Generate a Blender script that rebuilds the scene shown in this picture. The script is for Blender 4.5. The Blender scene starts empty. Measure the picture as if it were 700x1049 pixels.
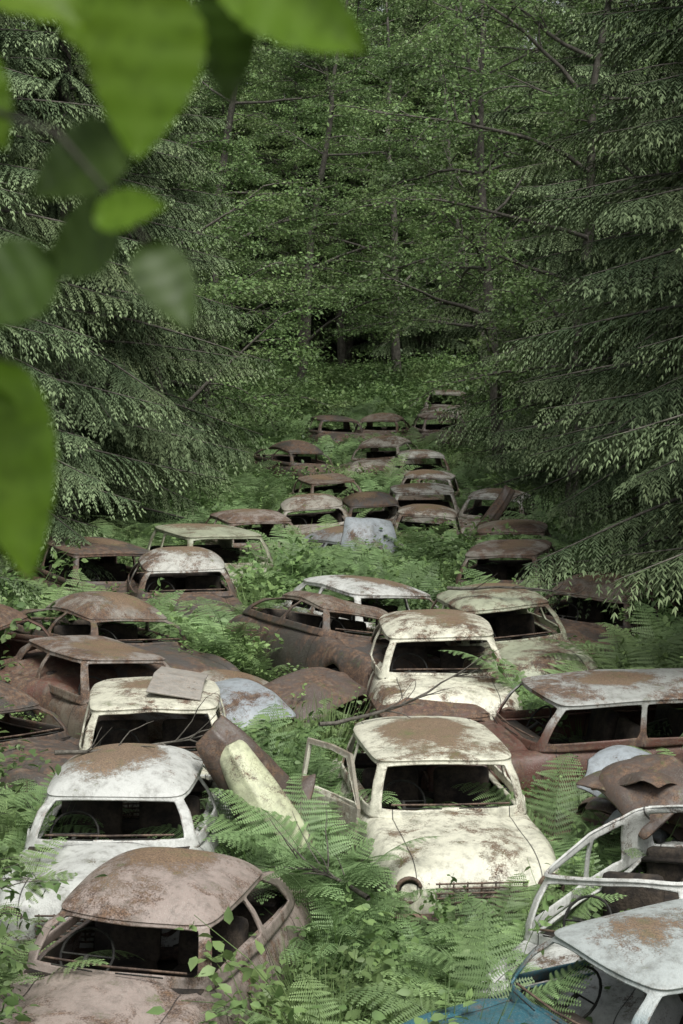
import bpy, bmesh, math, random
import numpy as np
from mathutils import Vector, Matrix, noise, Euler
random.seed(11); rng=np.random.default_rng(11)
sc=bpy.context.scene
sc.view_settings.view_transform='Standard'; sc.view_settings.look='None'; sc.view_settings.exposure=0
COL=sc.collection
def R(a,b): return random.uniform(a,b)

# ------------------------------------------------------------ terrain
PY=[-300,-40,0,3,5,8,10,13,15,18,22,28,36,45,55,70,90,150,300]
PZ=[3.8,3.8,3.8,3.6,2.7,1.0,.5,.45,.65,.8,1.15,1.15,.75,.65,1.2,1.7,3.0,9,20]
SINK0=.40
def gz(x,y):
    z=float(np.interp(y,PY,PZ))
    if abs(x)>4: z+=min((abs(x)-4)*.08,3)
    z+=.12*noise.noise(Vector((x*.35,y*.35,3)))
    return z

# ------------------------------------------------------------ node helpers
class NB:
    def __init__(s,name,mat=True):
        s.m=bpy.data.materials.new(name); s.m.use_nodes=True; s.t=s.m.node_tree; s.t.nodes.clear()
    def n(s,typ,ins=None,**kw):
        nd=s.t.nodes.new(typ)
        for k,v in kw.items(): setattr(nd,k,v)
        if ins:
            for k,v in ins.items(): s.set(nd,k,v)
        return nd
    def set(s,nd,k,v):
        if isinstance(v,bpy.types.NodeSocket): s.t.links.new(v,nd.inputs[k])
        elif isinstance(v,(tuple,list)) and len(v)==3 and nd.inputs[k].type=='RGBA': nd.inputs[k].default_value=(*v,1)
        else: nd.inputs[k].default_value=v
    def noise(s,vec,scale,detail=5,rough=.6,dist=0):
        return s.n('ShaderNodeTexNoise',{'Vector':vec,'Scale':scale,'Detail':detail,'Roughness':rough,'Distortion':dist}).outputs['Fac']
    def ramp(s,fac,a,b):
        return s.n('ShaderNodeMapRange',{'Value':fac,'From Min':a,'From Max':b,'To Min':0.,'To Max':1.},interpolation_type='SMOOTHSTEP').outputs['Result']
    def mix(s,f,a,b):
        nd=s.n('ShaderNodeMix',data_type='RGBA')
        s.set(nd,0,f)
        for i,v in ((6,a),(7,b)):
            if isinstance(v,bpy.types.NodeSocket): s.t.links.new(v,nd.inputs[i])
            else: nd.inputs[i].default_value=(*v,1)
        return nd.outputs[2]
    def math(s,op,a,b=0.,c=0.,clamp=False):
        nd=s.n('ShaderNodeMath',{0:a,1:b},operation=op,use_clamp=clamp)
        if op in('MULTIPLY_ADD','SMOOTH_MIN'): s.set(nd,2,c)
        return nd.outputs[0]
    def out(s,sh):
        o=s.n('ShaderNodeOutputMaterial'); s.t.links.new(sh,o.inputs[0]); return s.m

def paint_mat(name,base,rust=.45,litter=.5,moss=.3,seed=0.,roofcol=None):
    b=NB(name)
    tc=b.n('ShaderNodeTexCoord').outputs['Object']
    xyz=b.n('ShaderNodeSeparateXYZ',{0:tc}); X,Y,Z=xyz.outputs
    mp=b.n('ShaderNodeMapping',{'Vector':tc,'Location':(seed*3.7,seed*1.3,seed*2.1)}).outputs[0]
    st=b.n('ShaderNodeMapping',{'Vector':tc,'Location':(seed,seed,0),'Scale':(9,9,.9)}).outputs[0]
    n1=b.noise(mp,2.3,6,.7,.4); n2=b.noise(mp,16,5,.72); n3=b.noise(mp,80,2,.7); n4=b.noise(st,1.6,4,.6)
    n5=b.noise(mp,1.1,4,.6,.3); n6=b.noise(mp,5.,5,.74,.2)
    fine=b.math('MULTIPLY',b.math('SUBTRACT',n3,.5),.30)
    if roofcol: bc=b.mix(b.ramp(Z,1.0,1.2),base,roofcol)
    else: bc=b.mix(0.,base,base)
    darkc=b.mix(.5,bc,(.045,.038,.028))
    col=b.mix(b.ramp(b.math('ADD',n6,fine),.42,.74),bc,darkc)
    col=b.mix(b.ramp(n4,.47,.8),col,b.mix(.6,bc,(.06,.052,.04)))
    lich=b.mix(.35,bc,(.46,.48,.42))
    col=b.mix(b.math('MULTIPLY',b.ramp(n3,.52,.68),.5),col,lich)
    rc=b.mix(b.ramp(n2,.35,.65),(.055,.035,.026),(.165,.100,.060))
    rc=b.mix(b.ramp(n3,.4,.7),rc,(.050,.036,.029))
    rc=b.mix(b.math('MULTIPLY',b.ramp(n4,.5,.7),.35),rc,(.20,.18,.15))
    th=.66-.3*rust
    rm=b.ramp(b.math('ADD',b.math('ADD',n1,fine),b.math('MULTIPLY',n2,.22)),th+.04,th+.20)
    pt=b.n('ShaderNodeNewGeometry')
    er=b.ramp(b.math('ADD',pt.outputs['Pointiness'],b.math('MULTIPLY',n2,.12)),.60,.63)
    rm=b.math('MAXIMUM',rm,b.math('MULTIPLY',er,.6))
    col=b.mix(rm,col,rc)
    sx=b.n('ShaderNodeSeparateXYZ',{0:pt.outputs['Normal']}).outputs[2]
    up=b.ramp(sx,.72,.95)
    v=b.n('ShaderNodeVectorMath',{0:tc,1:(.12*math.sin(seed*9),.28+.15*math.sin(seed*5),1.42)},operation='SUBTRACT').outputs[0]
    v=b.n('ShaderNodeVectorMath',{0:v,1:(1.8,1.4,1.8)},operation='MULTIPLY').outputs[0]
    ln=b.n('ShaderNodeVectorMath',{0:v},operation='LENGTH').outputs['Value']
    rr=b.math('SUBTRACT',1.,ln)
    lm=b.math('ADD',b.math('MULTIPLY',rr,.42),b.math('ADD',b.math('ADD',n5,fine),b.math('MULTIPLY',n2,.35)))
    lm=b.math('MAXIMUM',b.ramp(lm,.94-.34*litter,1.08-.34*litter),b.ramp(b.math('ADD',b.math('ADD',n1,fine),b.math('MULTIPLY',n6,.5)),1.12-.42*litter,1.30-.42*litter))
    lm=b.math('MULTIPLY',lm,up)
    lc=b.mix(b.ramp(n3,.35,.65),(.070,.045,.028),(.21,.14,.082))
    lc=b.mix(b.math('MULTIPLY',b.ramp(n6,.48,.7),.5),lc,(.105,.115,.045))
    col=b.mix(b.math('MULTIPLY',lm,.95),col,lc)
    mm=b.math('MULTIPLY',b.ramp(b.math('ADD',n6,b.math('MULTIPLY',n3,.25)),.78-.2*moss,.92-.2*moss),b.ramp(sx,.2,.8))
    col=b.mix(b.math('MULTIPLY',mm,.7),col,(.10,.12,.04))
    def line(c,v0,w): return b.math('LESS_THAN',b.math('ABSOLUTE',b.math('SUBTRACT',c,v0)),w)
    below=b.math('LESS_THAN',Z,.9)
    side=b.math('GREATER_THAN',b.math('ABSOLUTE',X),.66)
    gl=b.math('MULTIPLY',b.math('ADD',b.math('ADD',line(Y,-.62,.006),line(Y,.28,.006)),line(Y,.93,.005),clamp=True),b.math('MULTIPLY',below,side))
    hd=b.math('MULTIPLY',line(b.math('ABSOLUTE',X),.495,.005),b.math('GREATER_THAN',b.math('ABSOLUTE',Y),.8))
    hd=b.math('MULTIPLY',hd,b.math('GREATER_THAN',Z,.6))
    g=b.math('ADD',gl,hd,clamp=True)
    col=b.mix(b.math('MULTIPLY',g,.85),col,(.015,.012,.010))
    h=b.math('ADD',b.math('MULTIPLY',n2,.4),b.math('MULTIPLY',n3,.6))
    h=b.math('ADD',h,b.math('MULTIPLY',lm,1.6))
    h=b.math('ADD',h,b.math('MULTIPLY',rm,-.25))
    bp=b.n('ShaderNodeBump',{'Height':h,'Strength':.6,'Distance':.013}).outputs[0]
    rough=b.math('ADD',b.math('MULTIPLY',b.math('MAXIMUM',rm,lm),.42),.42)
    p=b.n('ShaderNodeBsdfPrincipled',{'Base Color':col,'Roughness':rough,'Normal':bp,'Specular IOR Level':.45})
    return b.out(p.outputs[0])

def simple_mat(name,c1,c2,scale=12,rough=.85,bump=.4,metal=0.):
    b=NB(name); tc=b.n('ShaderNodeTexCoord').outputs['Object']
    n=b.noise(tc,scale,4,.7); n2=b.noise(tc,scale*6,3,.7)
    col=b.mix(b.ramp(n,.35,.65),c1,c2)
    col=b.mix(b.math('MULTIPLY',b.ramp(n2,.45,.7),.5),col,tuple(x*.4 for x in c1))
    bp=b.n('ShaderNodeBump',{'Height':n2,'Strength':bump,'Distance':.02}).outputs[0]
    p=b.n('ShaderNodeBsdfPrincipled',{'Base Color':col,'Roughness':rough,'Normal':bp,'Metallic':metal,'Specular IOR Level':.3})
    return b.out(p.outputs[0])

def leaf_mat(name,cin,ctip,trans=.3,nscale=.6,rough=.5,yel=(.16,.17,.04)):
    b=NB(name)
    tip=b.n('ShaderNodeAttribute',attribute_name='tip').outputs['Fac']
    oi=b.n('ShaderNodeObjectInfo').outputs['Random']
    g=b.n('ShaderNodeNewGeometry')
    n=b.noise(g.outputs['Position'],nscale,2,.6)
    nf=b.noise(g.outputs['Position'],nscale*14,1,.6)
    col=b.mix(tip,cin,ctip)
    col=b.mix(b.math('MULTIPLY',b.ramp(n,.42,.7),.35),col,yel)
    col=b.mix(b.math('MULTIPLY',b.ramp(nf,.45,.7),.4),col,tuple(c*.5 for c in cin))
    v=b.math('MULTIPLY_ADD',oi,.6,.7)
    hs=b.n('ShaderNodeHueSaturation',{'Value':v,'Color':col,'Saturation':1.0}); hs.inputs['Hue'].default_value=.5
    col=hs.outputs[0]
    if trans==0:
        return b.out(b.n('ShaderNodeBsdfDiffuse',{'Color':col}).outputs[0])
    p=b.n('ShaderNodeBsdfPrincipled',{'Base Color':col,'Roughness':rough,'Specular IOR Level':.35})
    t=b.n('ShaderNodeBsdfTranslucent',{'Color':col})
    m=b.n('ShaderNodeMixShader',{0:trans}); b.t.links.new(p.outputs[0],m.inputs[1]); b.t.links.new(t.outputs[0],m.inputs[2])
    return b.out(m.outputs[0])

M_bark=simple_mat('bark',(.06,.055,.045),(.13,.12,.10),8)
M_soil=simple_mat('forest_soil',(.03,.030,.016),(.05,.065,.025),1.5)
M_int=simple_mat('rotten_interior',(.02,.017,.015),(.06,.047,.035),6)
M_rust=simple_mat('rusted_trim',(.05,.035,.028),(.16,.11,.08),9,.7)
M_tyre=simple_mat('perished_rubber',(.015,.015,.014),(.04,.04,.033),8)
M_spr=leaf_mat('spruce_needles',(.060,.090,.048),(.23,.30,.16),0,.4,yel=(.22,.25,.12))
M_dec=leaf_mat('beech_leaves',(.10,.17,.06),(.22,.33,.12),.3,.3,yel=(.26,.31,.12))
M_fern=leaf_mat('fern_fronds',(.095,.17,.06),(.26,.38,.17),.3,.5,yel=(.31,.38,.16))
M_weed=leaf_mat('weed_leaves',(.085,.155,.05),(.20,.30,.11),.3,.5,yel=(.25,.31,.12))
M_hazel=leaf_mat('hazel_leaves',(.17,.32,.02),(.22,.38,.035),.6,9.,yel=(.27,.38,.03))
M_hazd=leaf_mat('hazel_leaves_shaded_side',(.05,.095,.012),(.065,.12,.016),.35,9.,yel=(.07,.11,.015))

# ------------------------------------------------------------ mesh builder
class MB:
    def __init__(s): s.V=[];s.F=[];s.mi=[];s.tip=[];s.n=0
    def add(s,V,F,mat=0,tip=0.):
        V=np.asarray(V,dtype=np.float32).reshape(-1,3); F=np.asarray(F,dtype=np.int64)
        s.V.append(V); s.F.append(F+s.n); s.mi.append(np.full(len(F),mat,dtype=np.int32))
        t=np.asarray(tip,dtype=np.float32)
        s.tip.append(np.full(len(V),float(t),dtype=np.float32) if t.ndim==0 else t)
        s.n+=len(V)
    def mesh(s,name,mats,smooth=False):
        me=bpy.data.meshes.new(name)
        V=np.concatenate(s.V); me.vertices.add(len(V)); me.vertices.foreach_set('co',V.ravel())
        lv=np.concatenate([f.ravel() for f in s.F]); sizes=np.concatenate([np.full(len(f),f.shape[1]) for f in s.F])
        me.loops.add(len(lv)); me.loops.foreach_set('vertex_index',lv.astype(np.int32))
        st=np.concatenate([[0],np.cumsum(sizes)[:-1]]).astype(np.int32)
        me.polygons.add(len(sizes)); me.polygons.foreach_set('loop_start',st)
        me.polygons.foreach_set('material_index',np.concatenate(s.mi))
        if smooth: me.polygons.foreach_set('use_smooth',np.ones(len(sizes),dtype=bool))
        me.update(calc_edges=True)
        a=me.attributes.new('tip','FLOAT','POINT'); a.data.foreach_set('value',np.concatenate(s.tip))
        for m in mats: me.materials.append(m)
        return me
def obj(name,me,parent=None,loc=None,rot=None,link=True):
    o=bpy.data.objects.new(name,me)
    if link: COL.objects.link(o)
    if parent: o.parent=parent
    if loc is not None: o.location=loc
    if rot is not None: o.rotation_euler=rot
    return o
def norm(a): return a/np.maximum(np.linalg.norm(a,axis=-1,keepdims=True),1e-9)
def tube(mb,P,Rd,sides=6,mat=0,closed=False,tip=0.):
    P=np.asarray(P,float); n=len(P); Rd=np.broadcast_to(np.asarray(Rd,float),(n,))
    if closed: T=norm(np.roll(P,-1,0)-np.roll(P,1,0))
    else: T=norm(np.gradient(P,axis=0))
    m=abs((P[-1]-P[0])) if not closed else np.array([0,1,0.])
    ref=np.array([1,0.,0]) if m[2]>=max(m[0],m[1])*.9 else np.array([0,0,1.])
    U=norm(np.cross(T,ref)); W=np.cross(T,U)
    a=np.linspace(0,2*math.pi,sides,endpoint=False)
    V=P[:,None]+Rd[:,None,None]*(np.cos(a)[None,:,None]*U[:,None]+np.sin(a)[None,:,None]*W[:,None])
    F=[]
    for i in range(n if closed else n-1):
        j=(i+1)%n
        for k in range(sides):
            l=(k+1)%sides; F.append((i*sides+k,i*sides+l,j*sides+l,j*sides+k))
    mb.add(V.reshape(-1,3),F,mat,tip)
def leaves(mb,C,D,N,L,W,mat=0,tip=None,wid=.45):
    C=np.asarray(C);D=norm(D);S=norm(np.cross(D,N)); L=np.broadcast_to(L,(len(C),))[:,None]; W=np.broadcast_to(W,(len(C),))[:,None]
    V=np.stack([C,C+D*L*wid+S*W/2,C+D*L,C+D*L*wid-S*W/2],1).reshape(-1,3)
    F=np.arange(len(C)*4).reshape(-1,4)
    t=np.zeros(len(C)) if tip is None else np.broadcast_to(tip,(len(C),))
    mb.add(V,F,mat,np.repeat(t,4))
def leaves6(mb,C,D,N,L,W,mat=0,tip=0.):
    C=np.asarray(C);D=norm(D);S=norm(np.cross(D,N));Nn=np.cross(S,D); n=len(C)
    L=np.broadcast_to(L,(n,))[:,None]; W=np.broadcast_to(W,(n,))[:,None]
    up=Nn*W*.12
    V=np.stack([C,C+D*L*.28+S*W*.45+up,C+D*L*.62+S*W*.38+up,C+D*L-up*1.2,C+D*L*.62-S*W*.38+up,C+D*L*.28-S*W*.45+up,C+D*L*.45],1).reshape(-1,3)
    b=np.arange(n)[:,None]*7
    F=np.concatenate([b+np.array([[0,1,2,6]]),b+np.array([[6,2,3,4]]),b+np.array([[0,6,4,5]])])
    mb.add(V,F,mat,np.repeat(np.broadcast_to(tip,(n,)),7))

# ------------------------------------------------------------ spruce
def spruce_branch(L):
    C=[];D=[];N=[];LL=[];T=[]
    def stem(s): return np.stack([s*L*np.cos(.15*s),0*s,L*(.06*s-.34*s**2+.16*s**3)],-1)
    nl=int(L*10)+4
    for i in range(nl):
        s=.08+.92*(i+R(-.4,.4))/nl; s=min(max(s,.06),.99); p=stem(np.array([s]))[0]
        for sd in (-1,1,0):
            if sd==0:
                if random.random()<.2: continue
                ll=R(.2,.55)*(1-.5*s); d0=np.array([.15,R(-.25,.25),-1.]); curve=.05
            else:
                ll=min(L,3)*.27*(1-s)**.6+.12; ll*=R(.65,1.2); a=R(.6,.95)
                d0=np.array([math.cos(a),sd*math.sin(a),R(-.4,-.05)]); curve=.55
            k=max(3,int(ll/.042)); q=np.linspace(.05,1,k)
            P=p+d0*ll*q[:,None]; P[:,2]-=curve*ll*q**2
            tang=norm(np.tile(d0,(k,1))+np.stack([0*q,0*q,-2*curve*q],-1))
            side=norm(np.cross(tang,np.array([0.,.05,1.])))
            if sd==0: side=norm(np.cross(tang,np.array([1.,.1,0])))
            for sg in (-1,1):
                d=norm(tang*R(.85,1.15)+sg*side*.62+rng.normal(0,.1,(k,3))+np.array([0,0,-.05]))
                C.append(P);D.append(d);N.append(norm(np.array([0,0,1.])+rng.normal(0,.35,(k,3))))
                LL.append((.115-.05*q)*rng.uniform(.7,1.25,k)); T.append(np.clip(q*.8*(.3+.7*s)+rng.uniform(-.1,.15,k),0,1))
            C.append(P[-1:]);D.append(tang[-1:]);N.append(np.array([[0,0,1.]]));LL.append(np.array([.10]));T.append(np.array([.95]))
    return [np.concatenate(a) for a in (C,D,N,LL,T)], stem(np.linspace(0,1,7))
BR={3:[spruce_branch(3.2) for _ in range(3)],1.6:[spruce_branch(1.8) for _ in range(2)],.8:[spruce_branch(.9) for _ in range(2)]}
def rotz(a): c,s=math.cos(a),math.sin(a); return np.array([[c,-s,0],[s,c,0],[0,0,1]])
def roty(a): c,s=math.cos(a),math.sin(a); return np.array([[c,0,s],[0,1,0],[-s,0,c]])
def rotx(a): c,s=math.cos(a),math.sin(a); return np.array([[1,0,0],[0,c,-s],[0,s,c]])
def spruce_mesh(H,Rm,base=.7):
    mb=MB()
    zs=np.linspace(-.4,H,14); P=np.stack([.05*np.sin(zs*.5),.05*np.cos(zs*.4),zs],-1)
    tube(mb,P,np.linspace(.2,.015,14),8,0)
    h=base
    while h<H-.25:
        r=Rm*(1-h/H)**.72*(1 if h>1.6 else .85)
        n=5
        a0=R(0,6.3)
        for k in range(n):
            if random.random()<.08: continue
            l=r*R(.68,1.2); key=3 if l>2.2 else (1.6 if l>1.1 else .8); base_l={3:3.2,1.6:1.8,.8:.9}[key]
            (C,D,N,LL,T),st=random.choice(BR[key]); s=l/base_l
            M=rotz(a0+k*6.283/n+R(-.3,.3))@roty(-(.42*(h/H)**1.2-.12)+R(-.12,.12))@rotx(R(-.15,.15))
            o=np.array([0,0,h+R(-.15,.15)])
            leaves(mb,(C*s)@M.T+o,D@M.T,N@M.T,LL*max(s,.8),.022,1,T)
            tube(mb,(st*s)@M.T+o,np.linspace(.014+.006*l,.004,7),4,0)
        h+=R(.38,.52)*(1 if h<H*.7 else .75)
    return mb.mesh('spruce',[M_bark,M_spr])
SPR=[spruce_mesh(18,3.5),spruce_mesh(16.5,3.1,.5),spruce_mesh(19,3.8,.9)]

# ------------------------------------------------------------ deciduous
def curve_path(p,d,l,n,bend,jit=.06):
    pts=[np.array(p,float)]; d=np.array(d,float)
    for i in range(n):
        d=norm(d+np.array(bend)/n+rng.normal(0,jit,3)); pts.append(pts[-1]+d*l/n)
    return np.array(pts),d
def twig_leaves(mb,P,nl,size,mat,spread=.16,six=False):
    n=nl; t=rng.uniform(.0,1,n)*(len(P)-1); i=np.minimum(t.astype(int),len(P)-2); f=(t-i)[:,None]
    C=P[i]*(1-f)+P[i+1]*f+rng.normal(0,1,(n,3))*np.array([spread,spread,spread*.35])
    D=norm(P[i+1]-P[i])*.5+rng.normal(0,.8,(n,3))*np.array([1,1,.45])-np.array([0,0,.25])
    N=np.array([0,0,1.])+rng.normal(0,.45,(n,3))
    sz=size*rng.uniform(.6,1.25,n)
    (leaves6 if six else leaves)(mb,C,D,N,sz,sz*.62,mat,np.clip(rng.normal(.5,.3,n),0,1))
def decid_mesh(H,spread,nlimb=16,leafn=40,size=.105,r0=.2,t0=.22,name='beech'):
    mb=MB(); P,_=curve_path((0,0,-.4),(R(-.1,.1),R(-.1,.1),1),H,12,(0,0,.2),.05)
    tube(mb,P,np.linspace(r0,.03,13)**1,8,0)
    for k in range(nlimb):
        t=t0+(1-t0)*(k+.5)/nlimb; p=P[int(t*12)]; a=k*2.4+R(-.3,.3); el=R(.15,.7)
        d=(math.cos(a)*math.cos(el),math.sin(a)*math.cos(el),math.sin(el)); l=spread*(1.1-.55*t)*R(.8,1.15)
        Q,_=curve_path(p,d,l,8,(0,0,-.25),.09); tube(mb,Q,np.linspace(.075*(1.2-t),.012,9),5,0)
        for j in range(8):
            q=Q[min(8,2+j*6//8+1)]; a2=a+R(-1.5,1.5); d2=(math.cos(a2),math.sin(a2),R(-.2,.6))
            S,_=curve_path(q,d2,l*R(.22,.42),5,(0,0,-.3),.12); tube(mb,S,np.linspace(.018,.006,6),4,0)
            for m in range(5):
                w=S[random.randint(1,5)]; a3=a2+R(-1.4,1.4); Tw,_=curve_path(w,(math.cos(a3),math.sin(a3),R(-.3,.3)),R(.35,.8),3,(0,0,-.3),.1)
                twig_leaves(mb,Tw,leafn,size,1)
                tube(mb,Tw,np.linspace(.006,.002,4),3,0)
    return mb.mesh(name,[M_bark,M_dec])
DEC=[decid_mesh(17,5.6,18,44),decid_mesh(14,4.8),decid_mesh(9,4.,14,40,t0=.1)]
def arching_mesh():
    mb=MB(); P=np.array([(0,0,-.5),(.1,0,2),(.05,.1,4),(.25,.1,6),(.2,0,8.5),(.6,.1,11),(.8,0,13.5)]); tube(mb,P,[.13,.12,.10,.09,.07,.05,.03],8,0)
    limbs=[((.2,.1,5.0),(-1,-.15,.05),3.2,(0,0,.55)),((.2,0,5.8),(-1,.1,.35),4.3,(0,0,-.5)),((.15,0,7.),(-.9,-.2,.55),4.6,(-.2,0,-.8)),
           ((.2,0,8.2),(-.8,0,.8),4.5,(-.4,0,-.3)),((.3,0,9.),(-.9,.3,.4),3.8,(0,0,.3)),((.2,0,7.5),(.8,-.2,.7),3,(0,0,-.3)),((.5,0,10.),(-.5,-.4,.8),3.4,(-.3,0,0)),
           ((.5,0,10.2),(.6,.3,.8),3,(0,0,0)),((.1,.1,4.2),(-.8,.5,.3),2.4,(0,0,-.3))]
    for p,d,l,b in limbs:
        Q,_=curve_path(p,d,l,10,b,.1); tube(mb,Q,np.linspace(.05,.010,11),6,0)
        for j in range(9):
            q=Q[3+j*7//9]; dd=norm(Q[-1]-Q[0])+rng.normal(0,.7,3); S,_=curve_path(q,dd,R(.8,1.7),6,(0,0,-.4),.12); tube(mb,S,np.linspace(.017,.004,7),4,0)
            for m in range(6):
                w=S[random.randint(1,6)]; Tw,_=curve_path(w,norm(rng.normal(0,1,3)*np.array([1,1,.4])),R(.3,.6),3,(0,0,-.2),.1)
                tube(mb,Tw,np.linspace(.005,.002,4),3,0); twig_leaves(mb,Tw,24,.085,1,.13)
    return mb.mesh('arching_beech',[M_bark,M_dec])

# ------------------------------------------------------------ ferns and weeds
def fern_mesh(nf,L0):
    mb=MB()
    for f in range(nf):
        V=[];F=[];T=[];tri=0
        az=f*6.283/nf+R(-.3,.3); L=L0*R(.7,1.2); el=R(.95,1.4); rz=rotz(az)
        K=26; pts=[];p=np.zeros(3); ang=el; tot=R(1.2,2.2)
        for k in range(K+1):
            pts.append(p.copy()); ang-=tot/K*(.35+1.3*k/K); p=p+np.array([math.cos(ang),0,math.sin(ang)])*L/K
        pts=np.array(pts)
        tube(mb,pts@rz.T,np.linspace(.005,.0015,K+1),3,0,tip=.6)
        for k in range(4,K+1):
            s=k/K; t=norm(pts[k]-pts[k-1]); up=np.cross(t,[0,1,0]); up=up if up[2]>0 else -up
            wl=L*.22*math.sin(math.pi*min(1,(s*.93+.07))**.85)**.8*(1.05-.35*s)+.01
            for sd in(-1,1):
                d=norm(np.array([0,sd,0.])*1.+t*.35+up*(-.18)+rng.normal(0,.08,3)); w=norm(np.cross(up,d))
                n=max(3,int(wl/.015))
                for j in range(n):
                    q=(j+.3)/n; c=pts[k]+d*wl*q+up*(-.12*wl*q*q); pl=(.016*(1-q)**.6+.004)*(L/.8)
                    for e in(-1,1):
                        V+=[c,c+d*wl/n*.95,c+d*wl/n*.8+w*e*pl]; F.append((tri,tri+1,tri+2)); tri+=3
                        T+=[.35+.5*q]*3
        mb.add(np.array(V)@rz.T,np.array(F),0,np.array(T))
    return mb.mesh('fern',[M_fern])
def weed_mesh(ns,h,size):
    mb=MB()
    for i in range(ns):
        a=R(0,6.3); P,_=curve_path((R(-.12,.12),R(-.12,.12),0),(math.cos(a)*.5,math.sin(a)*.5,1),h*R(.6,1.15),6,(math.cos(a)*.5,math.sin(a)*.5,-.5),.12)
        tube(mb,P,np.linspace(.005,.002,7),3,0,tip=.3)
        twig_leaves(mb,P[1:],26,size,0,.07,True)
    return mb.mesh('weed',[M_weed])
def grass_mesh():
    mb=MB(); n=90; a=rng.uniform(0,6.283,n); r=rng.uniform(0,.18,n)
    C=np.stack([r*np.cos(a),r*np.sin(a),0*a],-1); D=np.stack([np.cos(a)*.45,np.sin(a)*.45,np.ones(n)],-1)+rng.normal(0,.15,(n,3))
    leaves(mb,C,D,np.stack([np.cos(a),np.sin(a),0*a],-1),rng.uniform(.3,.7,n),.012,0,rng.uniform(.2,1,n))
    return mb.mesh('grass',[M_weed])
def lib(name,meshes):
    c=bpy.data.collections.new(name)
    for i,m in enumerate(meshes): c.objects.link(bpy.data.objects.new('%s_%02d'%(name,i),m))
    return c
L_fern=lib('fern_kinds',[fern_mesh(10,.95),fern_mesh(11,.85),fern_mesh(8,1.05),fern_mesh(7,.9),fern_mesh(6,1.1)])
L_weed=lib('weed_kinds',[weed_mesh(12,.8,.07),weed_mesh(14,.6,.05),weed_mesh(9,1.1,.085),grass_mesh()])
L_tree=lib('forest_kinds',SPR[:2]+DEC[:2])
def scatter(name,coll,pts,rot,scl,idx):
    me=bpy.data.meshes.new(name); me.from_pydata([tuple(p) for p in pts],[],[])
    a=me.attributes.new('rot','FLOAT_VECTOR','POINT'); a.data.foreach_set('vector',np.array(rot,dtype=np.float32).ravel())
    a=me.attributes.new('scl','FLOAT','POINT'); a.data.foreach_set('value',np.array(scl,dtype=np.float32))
    a=me.attributes.new('idx','INT','POINT'); a.data.foreach_set('value',np.array(idx,dtype=np.int32))
    ng=bpy.data.node_groups.new(name+'_scatter','GeometryNodeTree')
    ng.interface.new_socket('Geometry',in_out='INPUT',socket_type='NodeSocketGeometry'); ng.interface.new_socket('Geometry',in_out='OUTPUT',socket_type='NodeSocketGeometry')
    N=ng.nodes; gi=N.new('NodeGroupInput'); go=N.new('NodeGroupOutput'); ip=N.new('GeometryNodeInstanceOnPoints'); ci=N.new('GeometryNodeCollectionInfo')
    ci.inputs['Collection'].default_value=coll; ci.inputs['Separate Children'].default_value=True; ci.inputs['Reset Children'].default_value=True
    def na(nm,dt): n=N.new('GeometryNodeInputNamedAttribute'); n.data_type=dt; n.inputs['Name'].default_value=nm; return [o for o in n.outputs if o.enabled and o.name=='Attribute'][0]
    er=N.new('FunctionNodeEulerToRotation'); lk=ng.links.new
    lk(na('rot','FLOAT_VECTOR'),er.inputs[0]); lk(gi.outputs[0],ip.inputs['Points']); lk(ci.outputs[0],ip.inputs['Instance']); ip.inputs['Pick Instance'].default_value=True
    lk(na('idx','INT'),ip.inputs['Instance Index']); lk(er.outputs[0],ip.inputs['Rotation']); lk(na('scl','FLOAT'),ip.inputs['Scale']); lk(ip.outputs[0],go.inputs[0])
    o=obj(name,me); md=o.modifiers.new('scatter','NODES'); md.node_group=ng
    return o

# ------------------------------------------------------------ cars
PAINT={'cream':((.56,.55,.44),.42),'white':((.50,.51,.48),.40),'pink':((.25,.205,.18),.5),'brown':((.17,.14,.11),.6),'dark':((.06,.052,.047),.6),
 'red':((.095,.040,.028),.62),'moss':((.32,.34,.24),.5),'teal':((.025,.10,.13),.35),'blue':((.27,.29,.30),.4),'tan':((.34,.32,.27),.55)}
STY={'sedan':dict(yF=-.78,yR=1.28,tF=-.48,tR=.98,rx=.82,edge=1.30,crown=.10,drop=.04),
     'round':dict(yF=-.72,yR=1.36,tF=-.40,tR=.86,rx=.80,edge=1.27,crown=.16,drop=.08),
     'boxy':dict(yF=-.82,yR=1.22,tF=-.56,tR=1.05,rx=.86,edge=1.32,crown=.07,drop=.025),
     'fastback':dict(yF=-.74,yR=1.62,tF=-.42,tR=.80,rx=.78,edge=1.26,crown=.17,drop=.10),
     'estate':dict(yF=-.80,yR=1.86,tF=-.52,tR=1.62,rx=.86,edge=1.33,crown=.07,drop=.03)}
YB=.28
CARS=[]
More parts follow.
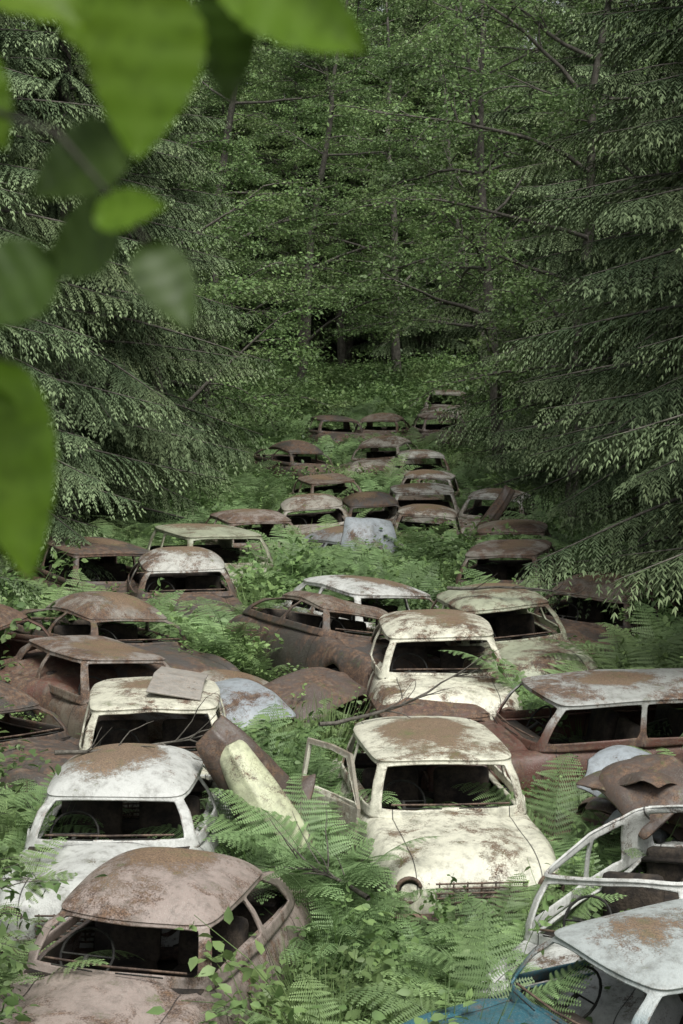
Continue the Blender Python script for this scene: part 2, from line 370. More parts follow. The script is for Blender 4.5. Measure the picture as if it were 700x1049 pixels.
def make_car(x,droof,yaw,style,paint,sink=0.,roll=None,pitch=None,roof=True,rust=None,litter=.5,moss=.3,crush=0.,near=False,name='abandoned_car',door=False,clear=False,fl=.85,rl=.75,roofcol=None,scale=None,sunroof=False):
    S=STY[style]; seed=len(CARS)*1.37+.5
    roll=R(-4.5,4.5) if roll is None else roll; pitch=R(-2.5,2.5) if pitch is None else pitch
    ya=math.radians(yaw); cx=x-math.sin(ya)*.45; cy=droof+math.cos(ya)*.45
    CARS.append((cx,cy,ya,clear,style,fl,rl))
    base,rs=PAINT[paint]; j=R(.88,1.1); base=tuple(c*j for c in base)
    mat=paint_mat('paint_'+paint,base,rs if rust is None else rust,litter,moss,seed,roofcol)
    root=bpy.data.objects.new(name,None); COL.objects.link(root)
    root.location=(cx,cy,gz(cx,cy)-sink-SINK0); root.rotation_euler=(math.radians(pitch),math.radians(roll),ya); root.rotation_mode='XYZ'
    k_=R(.92,1.04) if scale is None else scale; root.scale=(k_,k_,R(.96,1.03) if scale is None else scale)
    sd=Vector((seed,seed*2,0))
    re=1. if style=='estate' else rl
    def ym(y): return -.85+(y+.85)*fl if y<-.85 else (1.38+(y-1.38)*re if y>1.38 else y)
    def dent(v,a=.028):
        p=Vector((v[0],ym(v[1]),v[2])); q=noise.noise_vector(p*1.9+sd)*a+noise.noise_vector(p*5+sd)*a*.5
        if crush and p.z>.95: q.z-=crush*math.exp(-((p.x-.15)**2+(p.y-.2)**2)/.3)*(p.z-.95)/.4
        return p+q
    ys=[-2.08,-2.0,-1.86,-1.7,-1.62,-1.5,-1.3,-1.1,-.98,-.9,-.78,-.4,0,.4,.8,.9,1.0,1.22,1.42,1.54,1.62,1.74,1.88,2.0,2.07]
    bm=bmesh.new(); rows=[]
    def prof(y):
        w=.775-.09*max(0,(abs(y)-1.15)/.93)**2
        zc=np.interp(y,[-2.08,-2.0,-1.86,-1.5,-.78,1.22,1.6,1.88,2.0,2.07],[.72,.80,.86,.90,.935,.94,.91,.85,.80,.72])
        zf=np.interp(y,[-2.08,-2.0,-1.86,-1.5,-.78,0,1.2,1.7,2.0,2.07],[.70,.78,.83,.86,.885,.90,.885,.85,.78,.70])
        if style=='estate' and y>1.2: zf=max(zf,.86)
        zb=.24
        for ax in(-1.3,1.22):
            d=abs(y-ax)
            if d<.33: zb=max(zb,.30+math.sqrt(.34**2-d*d))
        s=w/.775; vd=.055 if style in('round','fastback') and y<-.9 else .025
        return [(0,zc),(.22*s,zc-.004-(vd-.025)*.4),(.38*s,zc-.025-(vd-.025)),(.49*s,min(zc,zf)-vd),(.60*s,zf),(.715*s,zf-.045),(w,max(.63,zb+.09)),(w-.005,max(.43,zb+.04)),(w-.035,zb)]
    for y in ys:
        pr=prof(y); row={}
        for sgn in(1,-1):
            for i,(px,pz) in enumerate(pr):
                if i==0 and sgn==-1: row[(0,-1)]=row[(0,1)]; continue
                row[(i,sgn)]=bm.verts.new(dent((px*sgn,y,pz)))
        rows.append(row)
    for a in range(len(ys)-1):
        ymid=(ys[a]+ys[a+1])/2; cab=S['yF']-.02<ymid<S['yR']-.05
        for sgn in(1,-1):
            for i in range(8):
                if cab and i<4: continue
                q=[rows[a][(i,sgn)],rows[a+1][(i,sgn)],rows[a+1][(i+1,sgn)],rows[a][(i+1,sgn)]]
                bm.faces.new(q if sgn==1 else q[::-1])
    for e,yy,dy in((0,-2.08,-.03),(-1,2.07,.03)):
        cent={}
        for sgn in(1,-1):
            g={}
            for i in range(6):
                top=rows[e][(i,sgn)]; g[(i,0)]=top
                for jn,zz in((1,.60),(2,.42),(3,.30)):
                    if i==5: g[(i,jn)]=rows[e][(5+jn,sgn)]
                    elif i==0 and sgn==-1: g[(i,jn)]=cent[jn]
                    else: g[(i,jn)]=bm.verts.new(dent((top.co.x*1.03,yy+dy*(2 if jn<3 else 0.5)*(1-(i/6)**2),zz)))
                    if i==0 and sgn==1: cent[jn]=g[(i,jn)]
            for i in range(5):
                for jn in range(3):
                    q=[g[(i,jn)],g[(i+1,jn)],g[(i+1,jn+1)],g[(i,jn+1)]]
                    bm.faces.new(q if (sgn==1)==(e==0) else q[::-1])
    yF,yR=S['yF'],S['yR']
    H0=[(0,yF-.07),(.30,yF-.055),(.59,yF-.0),(.665,yF+.07),(.70,yF+.27),(.715,YB-.035),(.715,YB+.03),(.705,YB+.48),(.685,yR-.38),(.64,yR-.16),(.56,yR-.04),(.28,yR+.015),(0,yR+.03)]
    n=len(H0)
    def ring(t,z,s=1.,drop=0.):
        out=[]
        mid=(S['tF']+S['tR'])/2; hl=(S['tR']-S['tF'])/2
        full=[(a,b) for a,b in H0]+[(-a,b) for a,b in H0[-2:0:-1]]
        for a,b in full:
            ty=S['tF']+(b-yF)*(S['tR']-S['tF'])/(yR-yF); px=a*(1-t)+a*S['rx']*t; py=b*(1-t)+ty*t
            px*=s; py=mid+(py-mid)*s if s!=1 else py
            zz=z-drop*((py-mid)/hl)**2-(.03*(px/.6)**2 if drop else 0)
            out.append(bm.verts.new(dent((px,py,zz),.022)))
        return out
    E=S['edge'];C=S['crown'];dp=S['drop']
    rs_=[ring(-.05,.865),ring(.06,.95),ring(.5,.955+(E-.955)*.5),ring(.95,E-.035,1,dp*.6),ring(1,E,1.,dp*.7),ring(1,E+.008,1.025,dp*.8),ring(1,E+.03,.985,dp*.9)]
    if roof: rs_+=[ring(1,E+C*.55,.85,dp),ring(1,E+C*.85,.6,dp),ring(1,E+C,.3,dp)]
    m=len(rs_[0]); openi={0,1,3,4,6,7,10,11}
    if style=='estate': openi={0,1,3,4,6,7,8,10,11}
    for k in range(len(rs_)-1):
        for i in range(m):
            hi=i if i<n-1 else m-1-i
            if k in(1,2) and hi in openi: continue
            jn=(i+1)%m
            bm.faces.new([rs_[k][i],rs_[k][jn],rs_[k+1][jn],rs_[k+1][i]])
    if roof:
        top=rs_[-1]
        for i in range(n-1):
            a,b_=top[i],top[i+1]; a2=top[(m-i)%m]; b2=top[(m-i-1)%m]
            vs=[]
            for v in(a,b_,b2,a2):
                if v not in vs: vs.append(v)
            if len(vs)>2: bm.faces.new(vs)
    bmesh.ops.delete(bm,geom=[v for v in bm.verts if not v.link_faces],context='VERTS')
    bmesh.ops.recalc_face_normals(bm,faces=bm.faces)
    me=bpy.data.meshes.new('body'); bm.to_mesh(me); bm.free(); me.materials.append(mat)
    me.polygons.foreach_set('use_smooth',[True]*len(me.polygons))
    o=obj('body',me,root)
    so=o.modifiers.new('s','SOLIDIFY'); so.thickness=.020; so.offset=-1; so.edge_crease_rim=.6; so.edge_crease_outer=.5; so.edge_crease_inner=.5
    ss=o.modifiers.new('ss','SUBSURF'); ss.levels=ss.render_levels=2 if near else 1
    mb=MB()
    def box(c,h,mt,tilt=0.):
        V=np.array([(sx,sy,sz) for sx in(-1,1) for sy in(-1,1) for sz in(-1,1)],float)*np.array(h)
        V=V@rotx(tilt).T+np.array(c); mb.add(V,[(0,1,3,2),(4,6,7,5),(0,4,5,1),(2,3,7,6),(0,2,6,4),(1,5,7,3)],mt)
    box((0,.25,.53),(.66,1.1,.02),0); box((0,-.74,.62),(.62,.03,.27),0); box((0,-.62,.80),(.58,.07,.07),0)
    if style!='estate': box((0,1.28,.62),(.60,.02,.26),0); box((0,1.1,.90),(.56,.16,.012),0)
    obj('cabin_floor',mb.mesh('cabin_floor',[M_int]),root)
    mb=MB()
    for sx in(-.32,.32):
        box((sx,.05,.60),(.25,.24,.07),0); box((sx,.30,.82),(.25,.06,.20),0,-.2)
    box((0,.80,.60),(.56,.22,.07),0); box((0,1.03,.80),(.56,.06,.18),0,-.2)
    so=obj('seats',mb.mesh('seats',[M_int]),root); bv=so.modifiers.new('b','BEVEL'); bv.width=.05; bv.segments=2
    mb=MB()
    a=np.linspace(0,6.283,20,endpoint=False); c=np.array([-.33,-.40,.90]); P=np.stack([.19*np.cos(a),.19*np.sin(a),0*a],-1)@rotx(.95).T+c
    tube(mb,P,.010,6,0,closed=True); tube(mb,[c,c+np.array([0,-.35,-.22])],.018,6,0); tube(mb,[P[0],c,P[10]],.008,4,0)
    obj('steering_wheel',mb.mesh('steering_wheel',[M_tyre],True),root)
    mb=MB()
    fo=ym(-2.14)+2.14
    for yy,sg in((-2.14+fo,-1),(ym(2.13),1)):
        P=[(-.76,yy-sg*.32,.42),(-.77,yy-sg*.12,.42),(-.68,yy+sg*.02,.42),(-.3,yy+sg*.06,.42),(.3,yy+sg*.06,.42),(.68,yy+sg*.02,.42),(.77,yy-sg*.12,.42),(.76,yy-sg*.32,.42)]
        tube(mb,P,.05,8,0)
    for k in range(6): tube(mb,[(-.36,-2.15+fo,.50+k*.038),(.36,-2.15+fo,.50+k*.038)],.008,5,0)
    for k in range(-3,4): tube(mb,[(k*.11,-2.145+fo,.49),(k*.11,-2.145+fo,.70)],.006,4,0)
    for sx in(-.56,.56):
        P=np.stack([sx+.095*np.cos(a),-2.10+fo+0*a,.63+.095*np.sin(a)],-1); tube(mb,P,.018,6,0,closed=True)
        V=np.concatenate([P+np.array([0,-.005,0]),[[sx,-2.06+fo,.63]]]); F=[(i,(i+1)%20,20) for i in range(20)]; mb.add(V,F,1)
    obj('bumpers_and_lamps',mb.mesh('trim',[M_rust,M_tyre],True),root)
    mb=MB()
    for wx in(-.66,.66):
        for wy in(ym(-1.3),1.22):
            for rr,dx,rad,mt in((.235,0,.075,1),(.15,.0,.05,0)):
                P=np.stack([wx+dx+0*a,wy+rr*np.cos(a),.30+rr*np.sin(a)],-1)
                U=norm(np.stack([0*a,np.cos(a),np.sin(a)],-1)); aa=np.linspace(0,6.283,8,endpoint=False)
                V=P[:,None]+rad*(np.cos(aa)[None,:,None]*U[:,None]+np.sin(aa)[None,:,None]*np.array([1.,0,0]))
                F=[(i*8+k,i*8+(k+1)%8,((i+1)%20)*8+(k+1)%8,((i+1)%20)*8+k) for i in range(20) for k in range(8)]
                mb.add(V.reshape(-1,3),F,mt)
            V=np.concatenate([np.stack([wx+0*a,wy+.13*np.cos(a),.30+.13*np.sin(a)],-1),[[wx,wy,.30]]]); mb.add(V,[(i,(i+1)%20,20) for i in range(20)],0)
    obj('wheels',mb.mesh('wheels',[M_rust,M_tyre],True),root)
    if near:
        mb=MB()
        tube(mb,[(-.50,yF+.02,.975),(0,yF-.04,.985),(.50,yF+.02,.975)],.009,5,0)
        obj('windscreen_seal',mb.mesh('seal',[M_rust],True),root)
        mb=MB(); tube(mb,[(-.42,yF-.06,.965),(-.1,yF-.13,.975)],.006,4,0); tube(mb,[(.05,yF-.10,.97),(.38,yF-.10,.975)],.006,4,0)
        obj('wipers',mb.mesh('wipers',[M_tyre]),root)
    if sunroof:
        me=bpy.data.meshes.new('sunroof_panel'); me.from_pydata([(-.26,-.5,0),(.26,-.5,-.02),(.24,.1,.03),(-.26,.1,.04),(-.24,.55,.0),(.24,.55,-.02)],[],[(0,1,2,3),(3,2,5,4)]); me.materials.append(paint_mat('paint_panel',(.55,.55,.50),.15,-.3,.1,seed+40))
        d=obj('sunroof_panel',me,root,(.24,.12,E+C+.035),(D(3),D(7),D(-6))); q=d.modifiers.new('s','SOLIDIFY'); q.thickness=.02; q=d.modifiers.new('b','BEVEL'); q.width=.006
    if door:
        me=bpy.data.meshes.new('open_door')
        V=[(0,0,.25),(.5,.03,.25),(.95,0,.25),(0,.03,.6),(.5,.06,.6),(.95,.03,.6),(0,0,.9),(.5,.02,.9),(.95,0,.9),
           (.05,0,.94),(.5,0,.94),(.90,0,.94),(.30,-.06,1.26),(.55,-.06,1.28),(.90,-.06,1.26),(.24,-.07,1.31),(.55,-.07,1.33),(.95,-.07,1.31)]
        F=[(0,1,4,3),(1,2,5,4),(3,4,7,6),(4,5,8,7),(6,7,10,9),(7,8,11,10),(12,13,16,15),(13,14,17,16),(6,9,12,15),(8,17,14,11)]
        me.from_pydata(V,[],F); me.materials.append(mat)
        d=obj('open_door',me,root,(-.72,-.62,0),(0,0,math.radians(90+24)))
        q=d.modifiers.new('s','SOLIDIFY'); q.thickness=.035
        q=d.modifiers.new('b','BEVEL'); q.width=.008
    return root
D=math.radians
C=make_car
PALE=(.42,.42,.38)
C(-1.45,12.9,-16,'round','pink',-.02,1,1,near=True,rust=.42,litter=.55,clear=True,rl=.6,scale=1.02)
C(-1.80,15.3,-3,'round','white',-.02,-1,0,near=True,rust=.15,litter=.52,clear=True,fl=.72,rl=.5,scale=1.03)
C(-1.76,18.0,5,'boxy','cream',.02,0,-1,near=True,rust=.35,litter=.3,fl=.7,scale=1.,sunroof=True)
C(.84,16.2,8,'boxy','cream',-.02,1,0,near=True,rust=.25,litter=.85,door=True,clear=True,fl=.95,rl=.6,scale=1.)
C(1.62,11.9,-60,'sedan','teal',-.04,3,0,near=True,rust=.2,litter=.25,moss=.1,roofcol=(.34,.37,.36),fl=.7,rl=.6,scale=1.)
C(2.12,13.35,-35,'boxy','white',-.08,-6,5,near=True,roof=False,rust=.2,fl=.7,rl=.6,scale=1.)
C(1.95,18.5,-74,'estate','red',.02,2,0,near=True,litter=.45,rust=.45,roofcol=(.30,.31,.29),scale=.97)
C(2.85,16.9,-82,'fastback','red',.30,-8,0,near=True,rust=.6,litter=.1,moss=.1)
C(1.05,20.3,3,'sedan','cream',.0,0,0,near=True,litter=.75,rust=.45,fl=.6,rl=.6,scale=1.)
C(.95,19.0,6,'round','red',.40,0,0,near=True,rust=.7,fl=.7,rl=.4)
C(1.94,21.6,12,'sedan','moss',.0,-4,0,near=True,litter=.6,rl=.6)
C(2.95,23.6,-30,'round','dark',.0,3,0,litter=.6,roofcol=(.16,.13,.10))
C(.05,22.0,30,'fastback','dark',.02,11,0,crush=.2,litter=.6,near=True,roofcol=(.22,.19,.155),rl=.6)
C(.55,24.2,30,'sedan','white',.2,5,0)
C(-.85,20.6,62,'round','tan',.60,8,0,litter=.8,rust=.7)
C(-2.45,21.8,38,'fastback','dark',.0,5,0,litter=.7,near=True,roofcol=(.22,.20,.17))
C(-2.35,20.1,36,'sedan','brown',.14,4,2,litter=.6,crush=.14,near=True,roofcol=(.24,.215,.19),fl=.7)
C(-3.65,21.2,60,'round','red',.0,-4,0)
C(-3.3,18.3,50,'fastback','dark',.05,3,0,near=True)
C(-2.05,25.4,10,'round','dark',.0,0,0,litter=.5,roofcol=PALE,near=True)
C(-1.8,28.8,25,'boxy','moss',.0,2,0,litter=.5,rust=.3)
C(-1.35,32.6,20,'sedan','brown',.0,0,0,litter=.4,roofcol=(.26,.22,.19))
C(-.45,36.5,4,'round','tan',.0,litter=.7)
C(.62,31.9,50,'round','blue',.25,0,0)
C(1.45,35.0,-4,'sedan','tan',.05,litter=.7)
C(1.68,39.3,2,'boxy','tan',.0,roofcol=PALE)
C(1.86,43.4,-7,'sedan','brown',.0,roofcol=(.32,.31,.28))
C(2.0,47.5,5,'sedan','tan',.0,roofcol=PALE)
C(.72,38.5,10,'round','dark',.1)
C(-.1,43.5,16,'sedan','brown',.1,crush=.15)
C(.97,49.5,-20,'round','tan',.0,litter=.8)
C(-.9,48.5,32,'fastback','dark',.0)
C(-.13,55,14,'sedan','dark',.0)
C(1.05,55.3,-14,'round','brown',.0)
C(2.9,55.5,8,'sedan','pink',.0)
C(3.25,61,-6,'sedan','tan',-.2)
C(2.95,38,-14,'sedan','tan',.0,roofcol=PALE)
C(2.3,27.2,-16,'sedan','dark',.1,crush=.1,roofcol=(.24,.215,.18))
C(2.9,32.5,-6,'sedan','brown',.15)
C(-3.3,27.,30,'boxy','dark',.0)

def panel(name,loc,rot,w,h,mat,crown=.12,seed=0,ridge=True,nz=.03,thin=.25):
    bm=bmesh.new(); nx,ny=12,12; g=[]
    for i in range(nx+1):
        r=[]
        for jn in range(ny+1):
            u=i/nx*2-1; v=jn/ny*2-1; ww=w*(1-thin*(v*.5+.5)**2)
            x=u*ww/2; y=v*h/2; z=crown*(1-u*u)*(1-.3*v)-.1*v*v+(.025*math.exp(-(u/.1)**2) if ridge else 0)-(.05 if i in(0,nx) or jn in(0,ny) else 0)
            p=Vector((x,y,z)); p+=noise.noise_vector(p*3.5+Vector((seed,0,0)))*nz+noise.noise_vector(p*11+Vector((seed,0,0)))*nz*.3; r.append(bm.verts.new(p))
        g.append(r)
    for i in range(nx):
        for jn in range(ny): bm.faces.new([g[i][jn],g[i+1][jn],g[i+1][jn+1],g[i][jn+1]])
    me=bpy.data.meshes.new(name); bm.to_mesh(me); bm.free(); me.materials.append(mat)
    me.polygons.foreach_set('use_smooth',[True]*len(me.polygons))
    o=obj(name,me,None,loc,rot); q=o.modifiers.new('s','SOLIDIFY'); q.thickness=.012; q=o.modifiers.new('u','SUBSURF'); q.levels=q.render_levels=1
    q.boundary_smooth='PRESERVE_CORNERS'
    return o
mp1=paint_mat('paint_pale_green',(.48,.50,.33),.2,-.2,.1,31.)
mp2=paint_mat('paint_grey_blue',(.27,.30,.32),.3,.1,.3,33.)
mp3=paint_mat('paint_rust_sheet',(.08,.06,.05),.5,.5,.4,35.)
panel('detached_car_wing',(-.62,15.6,gz(-.8,15.6)+.66),(D(76),D(-30),D(8)),.50,1.25,mp1,.14,3,thin=.5,nz=.02)
panel('detached_car_wing',(-.72,15.85,gz(-.9,15.9)+.82),(D(82),D(-34),D(30)),.62,1.2,mp3,.10,5,nz=.05,thin=.4)
panel('detached_car_wing',(-.38,15.7,gz(-.5,15.7)+.52),(D(66),D(-36),D(-50)),.3,.95,mp3,.06,7,nz=.05)
panel('detached_car_hood',(.45,30.2,gz(.5,30)+.6),(D(66),D(6),D(12)),1.0,.85,mp2,.08,8,nz=.02)
panel('detached_car_hood',(2.9,36,gz(3,36)+.85),(D(78),D(35),D(0)),.3,1.0,mp3,.03,15,nz=.02)
panel('detached_car_hood',(-1.15,19.8,gz(-1,19.6)+.45),(D(14),D(-14),D(30)),1.0,1.1,mp2,.08,18)
panel('detached_car_hood',(-.3,20.4,gz(-.3,20.4)+.4),(D(10),D(12),D(-40)),1.0,1.2,mp3,.06,21)
sp=bpy.data.objects.new('scrap_metal_pile',None); COL.objects.link(sp); sp.location=(2.8,15.6,gz(2.75,16.2)+.1)
for k in range(12):
    p=panel('sheet_%d'%k,(R(-.5,.5),R(-.6,.6),.05+k*.08),(D(R(-30,30)),D(R(-30,30)),R(0,3)),R(.5,1.1),R(.5,1.2),random.choice([mp3,mp3,mp3,mp2]),R(.03,.12),k*3.3,False,nz=.06); p.parent=sp

# fallen dead branches lying across wrecks
def fallen(loc,rz,l):
    mb=MB(); P,_=curve_path((0,0,0),(1,0,.02),l,10,(0,.2,-.1),.08); tube(mb,P,np.linspace(.022,.005,11),6,0)
    for k in range(9):
        q=P[random.randint(2,9)]; S,_=curve_path(q,(R(.3,1),R(-1,1),R(-.1,.6)),R(.25,.7),5,(0,0,0),.15); tube(mb,S,np.linspace(.008,.002,6),4,0)
    obj('fallen_branch',mb.mesh('fallen_branch',[M_bark]),None,loc,(0,R(-.1,.1),rz))
fallen((-.2,17.2,gz(.1,17)+.95),.35,1.6); fallen((-2.4,16.,gz(-2,16)+1.05),.2,1.3); fallen((1.2,21.9,gz(1.4,22)+1.0),-.3,1.5); fallen((.2,14.2,gz(.2,14)+.5),2.2,1.2)

# ------------------------------------------------------------ ground
xs=np.unique(np.concatenate([np.linspace(-300,-14,12),np.linspace(-14,14,71),np.linspace(14,300,12)]))
yy=np.unique(np.concatenate([np.linspace(-250,-4,8),np.linspace(-4,72,160),np.linspace(72,300,20)]))
V=[(x,y,gz(x,y)) for y in yy for x in xs]; nx=len(xs)
F=[(j*nx+i,j*nx+i+1,(j+1)*nx+i+1,(j+1)*nx+i) for j in range(len(yy)-1) for i in range(nx-1)]
me=bpy.data.meshes.new('ground'); me.from_pydata(V,[],F); me.materials.append(M_soil); me.polygons.foreach_set('use_smooth',[True]*len(F)); obj('ground',me)

# ------------------------------------------------------------ undergrowth
def where(x,y):
    best=0
    for cx,cy,a,cl,sty,fl,rl in CARS:
        dx,dy=x-cx,y-cy; u=dx*math.cos(a)+dy*math.sin(a); v=-dx*math.sin(a)+dy*math.cos(a)
        if abs(u)<.78 and -.95<v<(1.35 if sty!='estate' else 1.95): return 2
        if cl and abs(u)<.70 and -1.9*fl<v<-.9: return 2
        if abs(u)<.8 and (-2.15<v<2.1): best=1
    return best
P=[];Ro=[];S_=[];I=[]; P2=[];R2=[];S2=[];I2=[]
y=9.5
while y<66:
    st=.32+.005*(y-9)
    x=-6.
    while x<6.:
        px=x+R(-.17,.17); py=y+R(-.17,.17); wv=where(px,py)
        if wv<2 and not (wv==1 and random.random()<.2):
            nn=noise.noise(Vector((px*.5,py*.35,0))); z=gz(px,py)
            hcap=1.12
            if where(px,py+.75)==2: hcap=.62
            elif where(px,py+1.3)==2: hcap=.85
            if wv==1: hcap=max(hcap,.75)
            if py<12.6 and px<-.3: hcap=min(hcap,.6)
            if abs(px)>4.3: hcap*=.75
            if nn>-.2 and abs(px)<5:
                P.append((px,py,z-.03));Ro.append((R(-.25,.25),R(-.25,.25),R(0,6.28)));S_.append(hcap*R(.6,1.15));I.append(random.randint(0,4))
            if nn<.0 or random.random()<.35:
                P2.append((px,py,z-.03));R2.append((R(-.2,.2),R(-.2,.2),R(0,6.28)));S2.append(hcap*R(.7,1.2));I2.append(random.choice([0,1,2,0,1,3]))
        x+=st
    y+=st
for c in CARS[:14]:
    cx,cy,a=c[:3]
    for k in range(3):
        u=R(-.5,.5);v=R(-.4,1.2); px=cx+u*math.cos(a)-v*math.sin(a); py=cy+u*math.sin(a)+v*math.cos(a)
        P.append((px,py,gz(px,py)+.05));Ro.append((0,0,R(0,6)));S_.append(.42);I.append(random.randint(0,4))
scatter('fern_undergrowth',L_fern,P,Ro,S_,I)
for k in range(1500):
    px=R(4,11)*random.choice((-1,1)); py=R(9,70); P2.append((px,py,gz(px,py)));R2.append((0,0,R(0,6)));S2.append(R(.7,1.5));I2.append(random.randint(0,2))
for k in range(400):
    px=R(-6,6); py=R(62,78); P2.append((px,py,gz(px,py)));R2.append((0,0,R(0,6)));S2.append(R(1,2.));I2.append(random.randint(0,2))
for k in range(350):
    px=R(-4,4); py=R(0,9); P2.append((px,py,gz(px,py)));R2.append((0,0,R(0,6)));S2.append(R(.4,.7));I2.append(random.randint(0,3))
scatter('weed_undergrowth',L_weed,P2,R2,S2,I2)

# ------------------------------------------------------------ trees
def tree(name,me,x,y,s=1.,rz=None):
    o=obj(name,me,None,(x,y,gz(x,y)-.1),(R(-.03,.03),R(-.03,.03),R(0,6.28) if rz is None else rz)); o.scale=(s,s,s*R(.95,1.08)); return o
k=0
for x,y in [(-6.6,23.5),(-5.3,29),(-5.0,35.5),(-4.8,42),(-4.6,49),(-8.2,32),(-8,41),(-9,26.5),
            (6.1,19.2),(5.2,24.8),(5.3,31.),(5.8,44),(5.7,52),(9,28),(8.6,37),(9,21)]:
    tree('spruce_tree',SPR[k%3],x,y,R(.88,1.08)); k+=1
tree('arching_beech_tree',arching_mesh(),4.3,37.,1.,0.)
for x,y,i in [(-1.6,70,0),(2.2,76,0),(-4.4,62,0),(5.2,66,1),(-3.6,53.5,2),(7.2,38,1),(5.6,58,1),(-7,58,0),(.3,86,0),(3.9,47.5,1),(-3.9,46,1)]:
    tree('beech_tree',DEC[i],x,y,R(.9,1.05))
P=[];Ro=[];S_=[];I=[]
for k in range(205):
    if k<120: px=R(-16,16);py=R(82,112); s=R(.78,1.22)
    else: px=random.choice((-1,1))*R(11.5,24); py=R(16,88); s=R(.8,1.15)
    P.append((px,py,gz(px,py)-.1));Ro.append((0,0,R(0,6.28)));S_.append(s);I.append(random.choice([0,1,2,3,2]))
scatter('distant_forest',L_tree,P,Ro,S_,I)

def shrub(name,x,y,h,ns,size,lean=(0,0),mat=M_weed,nl=40):
    mb=MB()
    for i in range(ns):
        a=R(0,6.3); Pp,_=curve_path((R(-.1,.1),R(-.1,.1),-.1),(math.cos(a)*.15+lean[0],math.sin(a)*.15+lean[1],1),h*R(.6,1.05),10,(lean[0],lean[1],.3),.06)
        tube(mb,Pp,np.linspace(.014,.003,11),5,0)
        for j in range(16):
            w=Pp[random.randint(2,10)]; a2=R(0,6.3); T,_=curve_path(w,(math.cos(a2),math.sin(a2),R(0,.6)),R(.3,.6),4,(0,0,-.4),.1)
            tube(mb,T,np.linspace(.005,.0015,5),3,0); twig_leaves(mb,T,nl,size,1,.06,True)
    return obj(name,mb.mesh(name,[M_bark,mat]),None,(x,y,gz(x,y)))
shrub('elder_shrub',-2.2,10.3,2.5,6,.08,nl=18)
shrub('elder_shrub',-2.55,11.8,2.4,6,.075,nl=20)
shrub('elder_shrub',3.85,17.5,2.4,5,.07,nl=16)
shrub('elder_shrub',-3.9,17.,2.6,6,.07,nl=20)

hz=bpy.data.objects.new('hazel_tree',None); COL.objects.link(hz)
mb=MB()
tube(mb,[(-1.5,1.4,3.5),(-1.45,1.38,4.6),(-1.35,1.3,5.6),(-1.3,1.2,6.8),(-1.2,1.3,8.)],[.05,.045,.04,.03,.015],10,0)
tube(mb,[(-1.38,1.32,5.3),(-.9,1.1,5.5),(-.5,.95,5.6),(-.25,.92,5.66),(-.1,.9,5.665),(.0,.9,5.68)],[.012,.008,.005,.0025,.0015,.001],6,0)
tube(mb,[(-.35,.93,5.635),(-.2,.93,5.60),(-.13,.91,5.575),(-.1,.9,5.54),(-.085,.9,5.52)],[.003,.002,.0015,.001,.0008],5,0)
tube(mb,[(-.6,.97,5.58),(-.35,.93,5.53),(-.22,.9,5.50),(-.15,.9,5.47)],[.003,.002,.0015,.001],5,0)
obj('trunk_and_twigs',mb.mesh('hz',[M_bark],True),hz)
def bigleaf(mb,a,b,w,roll=0.,mt=0):
    a=np.array(a);b=np.array(b);d=b-a;L=np.linalg.norm(d);d/=L
    view=np.array([0,-1.,.0]); s=norm(np.cross(d,view)); nn=np.cross(s,d); s=s*math.cos(roll)+nn*math.sin(roll); nn=np.cross(s,d)
    K=22; cols=[-1,-.55,0,.55,1]; V=[];T=[]
    for k in range(K+1):
        t=k/K; wd=w/2*(math.sin(math.pi*t**.72)**.75*(1-.12*t)+.0) if 0<t<1 else 0
        for c in cols:
            ser=1+(.035 if k%2 else -.025)*(abs(c)==1)
            V.append(a+d*L*t+s*wd*c*ser+nn*(abs(c)*w*.10-.1*L*t*t+.0008*math.sin(k*1.4)*abs(c))); T.append(.9 if c==0 else .3+.2*(k%2))
    F=[(k*5+i,k*5+i+1,k*5+i+6,k*5+i+5) for k in range(K) for i in range(4)]
    mb.add(V,F,mt,np.array(T))
mb=MB()
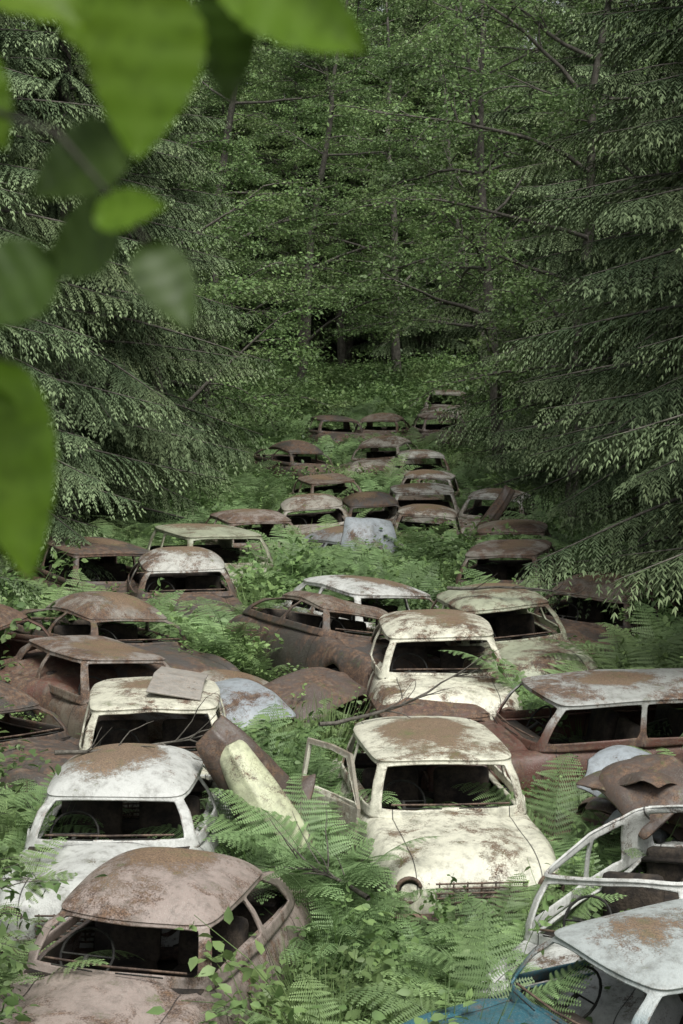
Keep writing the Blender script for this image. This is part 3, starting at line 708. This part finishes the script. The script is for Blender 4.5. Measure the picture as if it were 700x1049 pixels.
LF=[((-.060,5.652),(.013,5.615),.055,.5),((-.085,5.640),(-.090,5.561),.056,.25),((-.056,5.645),(-.052,5.590),.034,.5),((-.1305,5.645),(-.0945,5.606),.042,.6),
    ((-.172,5.652),(-.1125,5.6215),.045,.7),((-.101,5.575),(-.1485,5.5495),.044,-.5),((-.099,5.536),(-.142,5.5135),.042,-.5),((-.128,5.516),(-.172,5.490),.046,-.5),
    ((-.09,5.5235),(-.0675,5.4865),.030,.4),((-.108,5.536),(-.0765,5.5405),.022,.5),((-.170,5.474),(-.146,5.368),.052,.4),((-.18,5.62),(-.158,5.57),.03,.5),
    ((-.165,5.46),(-.20,5.36),.05,.4),((-.03,5.67),(.05,5.69),.045,.8),((-.1,5.67),(-.12,5.73),.045,.8),((-.2,5.67),(-.19,5.74),.05,.8),((-.26,5.65),(-.30,5.58),.05,.5),((-.3,5.52),(-.27,5.45),.05,.5)]
for i,(a,b_,w,ro) in enumerate(LF):
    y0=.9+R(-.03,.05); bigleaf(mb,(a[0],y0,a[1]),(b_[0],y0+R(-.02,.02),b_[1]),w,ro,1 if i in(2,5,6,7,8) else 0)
for k in range(60):
    p=np.array((R(-1.6,-.7),R(.9,1.9),R(5.3,7.6))); d=norm(rng.normal(0,1,3)*np.array([1,1,.5])); bigleaf(mb,p,p+d*.08,.05,R(-1,1))
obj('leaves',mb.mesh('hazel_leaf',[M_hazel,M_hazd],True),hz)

# ------------------------------------------------------------ light
w=bpy.data.worlds.new('World'); sc.world=w; w.use_nodes=True; nt=w.node_tree
bg=nt.nodes['Background']; sky=nt.nodes.new('ShaderNodeTexSky'); sky.sky_type='NISHITA'; sky.sun_disc=False
EL,AZ=60,160
sky.sun_elevation=D(EL); sky.sun_rotation=D(AZ); sky.air_density=1.; sky.dust_density=3.; sky.ozone_density=1.
hs=nt.nodes.new('ShaderNodeHueSaturation'); hs.inputs['Saturation'].default_value=.25
nt.links.new(sky.outputs[0],hs.inputs['Color']); nt.links.new(hs.outputs[0],bg.inputs[0]); bg.inputs[1].default_value=.15
ld=bpy.data.lights.new('sun','SUN'); ld.energy=4.2; ld.angle=D(28); ld.color=(1,.985,.94)
lo=bpy.data.objects.new('sun',ld); COL.objects.link(lo)
sd=Vector((math.sin(D(AZ))*math.cos(D(EL)),math.cos(D(AZ))*math.cos(D(EL)),math.sin(D(EL))))
lo.rotation_euler=sd.to_track_quat('Z','Y').to_euler(); lo.location=(0,0,30)

cd=bpy.data.cameras.new('camera'); cam=bpy.data.objects.new('camera',cd); COL.objects.link(cam); sc.camera=cam
cam.location=(0,0,5.5); cam.rotation_euler=(D(90-6.26),0,0)
cd.sensor_fit='VERTICAL'; cd.sensor_height=36; cd.lens=68.6; cd.clip_start=.05; cd.clip_end=1500
cd.dof.use_dof=True; cd.dof.focus_distance=19; cd.dof.aperture_fstop=11
